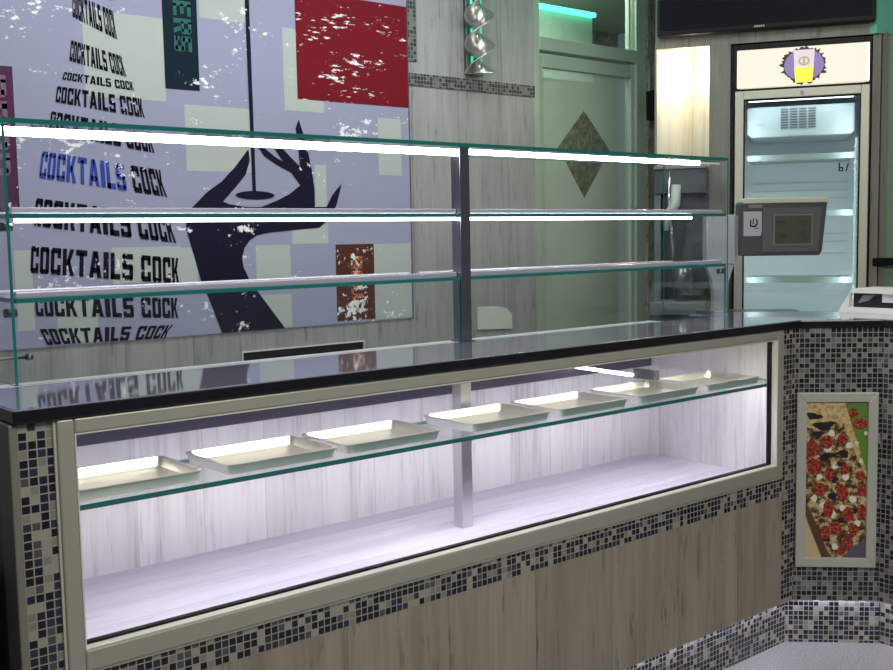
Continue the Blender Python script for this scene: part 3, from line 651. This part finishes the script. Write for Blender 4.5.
tom = mat('pizza_tomato', (0.42, 0.03, 0.02), 0.3); t = NT(tom); n1 = t.noise(t.mapping(t.uv(), (110, 110, 1)), 1.0, 3)
t.link(t.ramp(n1, [(0.36, (0.07, 0.005, 0.005)), (0.5, (0.27, 0.018, 0.014)), (0.68, (0.50, 0.14, 0.07))]), t.b.inputs['Base Color'])
leaf = mat('print_green', (0.10, 0.22, 0.03), 0.5); board = mat('print_board', (0.10, 0.045, 0.02), 0.5); cloth = mat('print_cloth', (0.55, 0.42, 0.24), 0.5); olive = mat('print_olive', (0.012, 0.012, 0.014), 0.4); white_c = mat('print_mozzarella', (0.72, 0.70, 0.58), 0.4); plum = mat('print_plum', (0.10, 0.08, 0.13), 0.5)
pm = [cheese, crust, tom, leaf, board, cloth, olive, white_c, plum]
pr = MB(TS)
def P2(u, v, d): return (px0 + u * PW, -0.0050 - d * 0.0002, pz0 + (1 - v) * PH)     # u right, v down, 0..1
pr.box(px0, px1, -0.005, 0.0, pz0, pz1, 0)
def pf2(pts, mi, d): pr.face([P2(u, v, d) for u, v in pts], mi)
pf2([(0, 0), (.66, 0), (.80, .20), (1, .45), (1, .48), (.82, .34), (.6, .13), (.35, .12), (.1, .17), (0, .16)], 1, 1)
pf2([(.62, 0), (1, 0), (1, .46), (.86, .28), (.72, .12)], 3, 1)
pf2([(0, .68), (.12, .76), (.34, .98), (.36, 1), (0, 1)], 5, 1); pf2([(0, .64), (.14, .74), (.34, .93), (.44, 1), (.28, 1), (.05, .78), (0, .72)], 4, 2)
pf2([(.62, 1), (.78, .93), (1, .88), (1, 1)], 8, 2)
rn = random.Random(11)
def blob(u, v, ru, rv, mi, d, n=14, jit=0.18):
    pf2([(u + math.cos(2 * math.pi * k / n) * ru * (1 + jit * (rn.random() - .5)), v + math.sin(2 * math.pi * k / n) * rv * (1 + jit * (rn.random() - .5))) for k in range(n)][::-1], mi, d)
for u, v, a, b_ in [(.12, .09, .14, .02), (.30, .15, .16, .03), (.18, .20, .10, .02), (.40, .34, .12, .018), (.30, .36, .10, .02), (.62, .33, .1, .03), (.56, .40, .1, .015), (.45, .60, .08, .02), (.33, .72, .08, .02), (.60, .76, .1, .02), (.47, .50, .06, .02), (.80, .70, .06, .02), (.36, .88, .06, .02), (.72, .86, .08, .02)]: blob(u, v, a, b_, 6, 3, 12, 0.7)
for u, v in [(.36, .30), (.48, .41), (.22, .48), (.66, .48), (.55, .60), (.15, .62), (.45, .72), (.78, .62), (.62, .68), (.3, .66), (.5, .93), (.86, .78), (.7, .28), (.42, .20)]: blob(u, v, .055, .022, 7, 3, 10, 0.6)
for u, v, a, b_ in [(.34, .255, .10, .045), (.60, .235, .09, .035), (.10, .30, .12, .055), (.14, .415, .125, .055), (.39, .46, .08, .045), (.64, .43, .08, .035), (.24, .56, .10, .045), (.61, .585, .10, .05), (.38, .685, .09, .055), (.71, .72, .10, .05), (.93, .56, .08, .045), (.93, .70, .08, .045), (.50, .81, .10, .045), (.33, .84, .08, .045), (.70, .90, .10, .05), (.80, .82, .08, .04), (.88, .47, .07, .03), (.60, .96, .07, .03), (.88, .14, .12, .035), (.76, .07, .08, .03)]: blob(u, v, a, b_, 2, 5)
for u, v in [(.70, .03), (.95, .06), (.86, .21), (.98, .27), (.93, .34)]: blob(u, v, .06, .02, 3, 6, 10, .5)
for u, v in [(.82, .26), (.90, .38), (.97, .20)]: blob(u, v, .035, .014, 7, 6, 8, .5)
pr.build('print', pm, pc)

# ------------------------------------------------------------------ glass shelf unit on the worktop
su = thing('glass_shelf_unit', (1.31, 0.33, 0.5055), 'tall glass shelf unit with steel post and lit shelves on the black worktop', 'shelf')
GX0, GX1, GY = 0.0, 2.636, 0.33
pnl = MB(); pnl.box(GX0, 1.300, GY, GY + 0.008, 0.507, 0.690, 0, 1); pnl.build('front_pane', [clear, teal_edge], su)
pnl = MB(); pnl.box(1.342, GX1 - 0.010, GY, GY + 0.008, 0.507, 0.690, 0, 1); pnl.build('front_pane', [clear, teal_edge], su)
for x, nm in ((GX0 - 0.004, 'side_pane'), (GX1 - 0.008, 'side_pane')):
    MB().box(x, x + 0.007, GY - 0.002, GY + 0.30, 0.507, 1.085, 0, 1).build(nm, [clear, teal_edge], su)
MB().box(GX0 - 0.05, GX1, GY, GY + 0.30, 1.086, 1.097, 0, 1).build('top_shelf', [clear, teal_edge], su)
MB().box(GX0 + 0.008, GX1 - 0.010, GY + 0.001, GY + 0.28, 0.879, 0.889, 0, 1).build('glass_shelf', [clear, teal_edge], su)
MB().box(GX0 + 0.008, GX1 - 0.010, GY + 0.001, GY + 0.28, 0.691, 0.701, 0, 1).build('glass_shelf', [clear, teal_edge], su)
MB().box(1.302, 1.340, GY - 0.006, GY + 0.036, 0.5056, 1.086).build('post', post_m, su, 0.002)
MB().box(1.296, 1.346, GY - 0.012, GY + 0.042, 0.5056, 0.5085).build('post_foot', dark_steel, su)
for a, b_, z, h, m, nm in ((-0.02, 1.300, 1.060, 0.019, led, 'shelf_light'), (1.342, 2.475, 1.066, 0.015, led, 'shelf_light'), (0.02, 1.300, 0.869, 0.009, led_mid, 'shelf_light'), (1.342, 2.430, 0.869, 0.009, led_mid, 'shelf_light')):
    MB().box(a, b_, GY + 0.010, GY + 0.022, z, z + h).build(nm, m, su)
for a, b_ in ((2.485, 2.60),):
    MB().box(a, b_, GY + 0.012, GY + 0.020, 1.072, 1.078).build('light_lead', mat('lead_white', (0.7, 0.75, 0.75), 0.4), su)
for z in (0.889, 0.701):
    for a, b_ in ((0.012, 1.300), (1.342, 2.62)):
        MB().box(a, b_, GY + 0.012, GY + 0.028, z, z + 0.014).build('shelf_rail', rail_m, su, 0.003)
        MB().box(a, b_, GY + 0.245, GY + 0.262, z, z + 0.010).build('shelf_rail', rail_m, su, 0.003)
MB().tube([(-0.06, GY + 0.03, 0.567), (0.035, GY + 0.03, 0.567)], 0.0035).tube([(0.033, GY + 0.03, 0.567), (0.047, GY + 0.03, 0.567)], 0.0075, 14).build('fixing_pin', dark_steel, su)
for z in (0.669, 0.86):
    MB().tube([(-0.012, GY + 0.02, z), (0.014, GY + 0.02, z)], 0.010, 14).build('glass_clamp', dark_steel, su)
MB().tube([(2.605, GY + 0.02, 0.672), (2.640, GY + 0.02, 0.672)], 0.010, 14).build('glass_clamp', dark_steel, su)

# ------------------------------------------------------------------ trays
def make_tray(x, label):
    w, d, h = 0.308, 0.226, 0.024
    r = thing('baking_tray', (x, 0.058, 0.2885), label, 'tray', 'aluminium trays on the glass shelf of the display')
    b = MB(Matrix.Translation((x, 0.058, 0.2885)))
    def ring(i, z, rad, seg=5):
        pts = []
        for cx_, cy_, a0 in ((w - i - rad, d - i - rad, 0), (i + rad, d - i - rad, 90), (i + rad, i + rad, 180), (w - i - rad, i + rad, 270)):
            for k in range(seg + 1):
                a = math.radians(a0 + 90 * k / seg); pts.append((cx_ + rad * math.cos(a), cy_ + rad * math.sin(a), z))
        return pts
    L = [ring(0.0, h - 0.005, 0.020), ring(0.0, h, 0.020), ring(0.007, h, 0.018), ring(0.016, 0.0035, 0.016), ring(0.030, 0.0020, 0.014)]
    Lo = [ring(0.007, 0.0, 0.016), ring(0.003, h - 0.006, 0.019)]
    def strip(A, B):
        n = len(A)
        for k in range(n): b.face([A[k], A[(k + 1) % n], B[(k + 1) % n], B[k]], 0, False)
    seq = [Lo[0], Lo[1], L[0], L[1], L[2], L[3], L[4]]
    for A, B in zip(seq, seq[1:]): strip(A, B)
    b.face(L[4]); b.face(Lo[0][::-1])
    o = b.build('pan', tray_metal, r)
    return r
tl_ = ['shallow aluminium tray nearest the mosaic end column, cut off by the window frame', 'second aluminium tray from the mosaic end column', 'aluminium tray just before the steel post', 'aluminium tray standing in front of the steel post', 'first aluminium tray past the steel post towards the pizza picture', 'second aluminium tray from the pizza picture end', 'aluminium tray nearest the pizza picture end of the shelf']
T0 = make_tray(0.004, tl_[0])
for x, lb_ in zip((0.367, 0.695, 1.106, 1.446, 1.803, 2.150), tl_[1:]): copy_thing(T0, (x, 0.058, 0.2885), lb_)

# ------------------------------------------------------------------ scale, machine, box behind the glass
k_ = 4.30 / 3.95
SCO = Matrix.Translation((3.0610, 0.3753, 0.82114)) @ Matrix(((0.7696, 0.6385, 0, 0), (-0.6385, 0.7696, 0, 0), (0, 0, 1, 0), (0, 0, 0, 1)))
def q_(x, z): return (x * k_, (z - 0.82114) * k_)
sc_ = thing('shop_scale', SCO @ Vector((-0.245, 0, 0.4863 - 0.82114)), 'grey price scale with tilted screen head on a steel pillar', 'scale')
steel_sc = mat('scale_steel', (0.52, 0.55, 0.60), 0.32, 0.8)
MB(SCO).prism([q_(-.250, .518), q_(-.197, .518), q_(-.194, .63), q_(-.176, .69), q_(-.172, .70), q_(-.278, .70), q_(-.258, .64), q_(-.250, .60)], 0.0, 0.05, axis='y').build('pillar', steel_sc, sc_, 0.003)
MB(SCO).prism([q_(-.270, .5135), q_(-.180, .5135), q_(-.180, .522), q_(-.270, .522)], -0.02, 0.07, axis='y').build('foot', dark_steel, sc_)
MB(SCO).prism([q_(-.280, .700), q_(-.170, .700), q_(-.170, .884), q_(-.280, .884)], -0.01, 0.06, axis='y').build('housing', steel_sc, sc_, 0.004)
MB(SCO).prism([q_(-.172, .70), q_(-.158, .72), q_(-.158, .88), q_(-.172, .88)], 0.0, 0.05, axis='y').build('joint', mat('joint_pink', (0.45, 0.38, 0.42), 0.4), sc_)
hd = MB(SCO).prism([q_(-.160, .730), q_(.132, .728), q_(.140, .745), q_(.157, .925), q_(.150, .935), q_(-.150, .935), q_(-.160, .920)], -0.05, 0.05, axis='y').build('head', mat('head_grey', (0.05, 0.05, 0.055), 0.4), sc_, 0.006)
MB(SCO).prism([q_(-.156, .922), q_(.158, .922), q_(.155, .942), q_(-.150, .942)], -0.058, 0.055, axis='y').build('cover', mat('cover_beige', (0.46, 0.47, 0.38), 0.4), hd, 0.004)
MB(SCO).prism([q_(-.086, .742), q_(.122, .742), q_(.137, .905), q_(-.084, .905)], -0.055, -0.049, axis='y').build('bezel', mat('bezel_grey', (0.075, 0.072, 0.08), 0.45), hd, 0.002)
MB(SCO).prism([q_(-.044, .766), q_(.101, .766), q_(.101, .880), q_(-.044, .880)], -0.0575, -0.054, axis='y').build('screen_rim', mat('rim_grey', (0.14, 0.135, 0.13), 0.4), hd, 0.001)
MB(SCO).prism([q_(-.039, .773), q_(.095, .773), q_(.095, .876), q_(-.039, .876)], -0.0585, -0.056, axis='y').build('screen', mat('screen_green', (0.055, 0.065, 0.045), 0.25), hd)
digit = mat('digit_dark', (0.018, 0.022, 0.016), 0.4)
for (x, z, w, h) in ((-.030, .850, .030, .007), (-.030, .838, .022, .006), (.050, .852, .032, .006), (.060, .840, .024, .006), (-.024, .806, .030, .007), (-.016, .795, .026, .006), (.056, .812, .022, .006), (.052, .800, .030, .007), (.060, .788, .020, .005)):
    a, b_ = q_(x, z); MB(SCO).face([(a, -0.0590, b_), (a + w, -0.0590, b_), (a + w, -0.0590, b_ + h), (a, -0.0590, b_ + h)]).build('screen_digit', digit, hd)
MB(SCO).prism([q_(-.154, .802), q_(-.090, .802), q_(-.086, .82), q_(-.086, .893), q_(-.154, .893)], -0.056, -0.049, axis='y').build('badge', mat('badge_lilac', (0.36, 0.35, 0.40), 0.4), hd, 0.002)
bg = MB(SCO)
for poly in ([(-.131, .838), (-.126, .838), (-.126, .862), (-.131, .862)], [(-.131, .838), (-.112, .834), (-.108, .840), (-.131, .843)], [(-.112, .834), (-.102, .846), (-.106, .850), (-.116, .840)], [(-.106, .846), (-.101, .848), (-.104, .862), (-.110, .868)], [(-.121, .846), (-.117, .846), (-.117, .868), (-.121, .868)], [(-.112, .828), (-.098, .830), (-.098, .832), (-.112, .831)]):
    bg.face([(q_(*p)[0], -0.0565, q_(*p)[1]) for p in poly])
bg.build('badge_mark', black, hd)
MB(SCO).prism([q_(-.137, .905), q_(-.086, .905), q_(-.086, .918), q_(-.137, .918)], -0.056, -0.049, axis='y').build('top_key', mat('key_grey', (0.16, 0.16, 0.13), 0.4), hd)

# coffee machine standing in the niche behind the glass
TM = TF @ Matrix.Translation((-0.23, -0.12, 0))
cm = thing('drinks_machine', TM @ Vector((0, 0, FZ)), 'dark grey drinks machine standing in front of the lit niche', 'machine')
dm = mat('machine_grey', (0.10, 0.14, 0.14), 0.35, 0.4); dm2 = mat('machine_dark', (0.035, 0.045, 0.05), 0.4)
MB(TM).box(-0.115, 0.125, -0.05, 0.10, 1.00, 1.115).build('hood', dm2, cm, 0.004)
MB(TM).box(-0.115, 0.125, 0.04, 0.10, 0.50, 1.00).build('back_panel', dm2, cm)
MB(TM).box(-0.115, 0.125, -0.06, 0.10, 1.115, 1.128).build('top_panel', mat('machine_top', (0.20, 0.25, 0.22), 0.35, 0.5), cm)
MB(TM).box(-0.125, 0.13, -0.12, 0.10, 0.44, 0.50).build('drip_base', dm, cm, 0.004)
MB(TM).box(-0.125, 0.13, -0.10, 0.10, FZ, 0.44).build('stand', dm2, cm)
MB(TM).box(-0.115, -0.085, -0.03, 0.04, 0.50, 1.00).build('side_panel', dm, cm)
MB(TM).tube([(-0.04, -0.05, 1.13), (-0.045, -0.06, 0.98), (-0.03, -0.07, 0.82), (-0.015, -0.07, 0.60)], 0.006).build('steam_arm', chrome, cm)
MB(TM).tube([(-0.01, -0.06, 1.04), (-0.015, -0.065, 0.95), (-0.05, -0.08, 0.90), (-0.055, -0.08, 0.83)], [0.022, 0.024, 0.022, 0.012], 12).build('lever', mat('lever_pale', (0.42, 0.45, 0.44), 0.35), cm)
MB(TM).tube([(0.02, -0.05, 0.50), (0.02, -0.05, 0.60), (0.02, -0.05, 0.66)], [0.035, 0.045, 0.047], 16).build('jug', dark_steel, cm)

wb = thing('counter_box', (3.08, -0.10, 0.5056), 'white plastic box with dark recessed front on the corner worktop', 'box')
wp = mat('white_plastic', (0.74, 0.74, 0.70), 0.4)
TB = Matrix.Translation((3.0, 0, 0)) @ Matrix.Rotation(math.radians(-90), 4, 'Z')
bx = MB(TB)     # local x runs towards the viewer (-y), y runs away from the customer (+x)
fr_o = [(-0.085, 0.5056), (0.36, 0.5056), (0.32, 0.592), (-0.03, 0.592)]
fr_i = [(-0.040, 0.526), (0.31, 0.526), (0.30, 0.580), (-0.036, 0.580)]
for i in range(4):
    j = (i + 1) % 4
    bx.prism([fr_o[i], fr_o[j], fr_i[j], fr_i[i]], 0.0, 0.02, axis='y')
bx.prism(fr_o, 0.06, 0.16, axis='y'); bx.prism([(-0.03, 0.592), (0.32, 0.592), (0.31, 0.598), (-0.022, 0.598)], 0.0, 0.16, axis='y'); bx.box(-0.03, 0.32, 0.02, 0.06, 0.580, 0.592); bx.box(-0.06, 0.34, 0.02, 0.06, 0.5056, 0.524)
bx.build('shell', wp, wb, 0.003)
MB(TB).box(-0.044, 0.312, 0.045, 0.0595, 0.524, 0.582).build('recess', mat('recess_dark', (0.03, 0.035, 0.04), 0.15), wb)
MB(TB).box(0.078, 0.18, 0.030, 0.044, 0.546, 0.579).build('recess_glint', mat('glint_white', (0.8, 0.8, 0.82), 0.5), wb)  # white rectangle painting a light reflection in the dark recess
MB(TB).prism([(-0.02, 0.54), (0.02, 0.55), (0.05, 0.573), (0.0, 0.57)], 0.032, 0.044, axis='y').build('wrapper', mat('wrapper_grey', (0.25, 0.27, 0.30), 0.2), wb)

bb_ = thing('black_bin', (-0.30, 0.25, FZ), 'black bin standing against the end of the counter', 'bin')
MB().prism([(-0.42, 0.07), (-0.135, 0.07), (-0.135, 0.42), (-0.42, 0.42)], FZ, 0.155).build('body', black, bb_, 0.01)
MB().box(-0.425, -0.132, 0.066, 0.425, 0.155, 0.168).build('lid', mat('lid_black', (0.02, 0.02, 0.022), 0.3), bb_, 0.005)
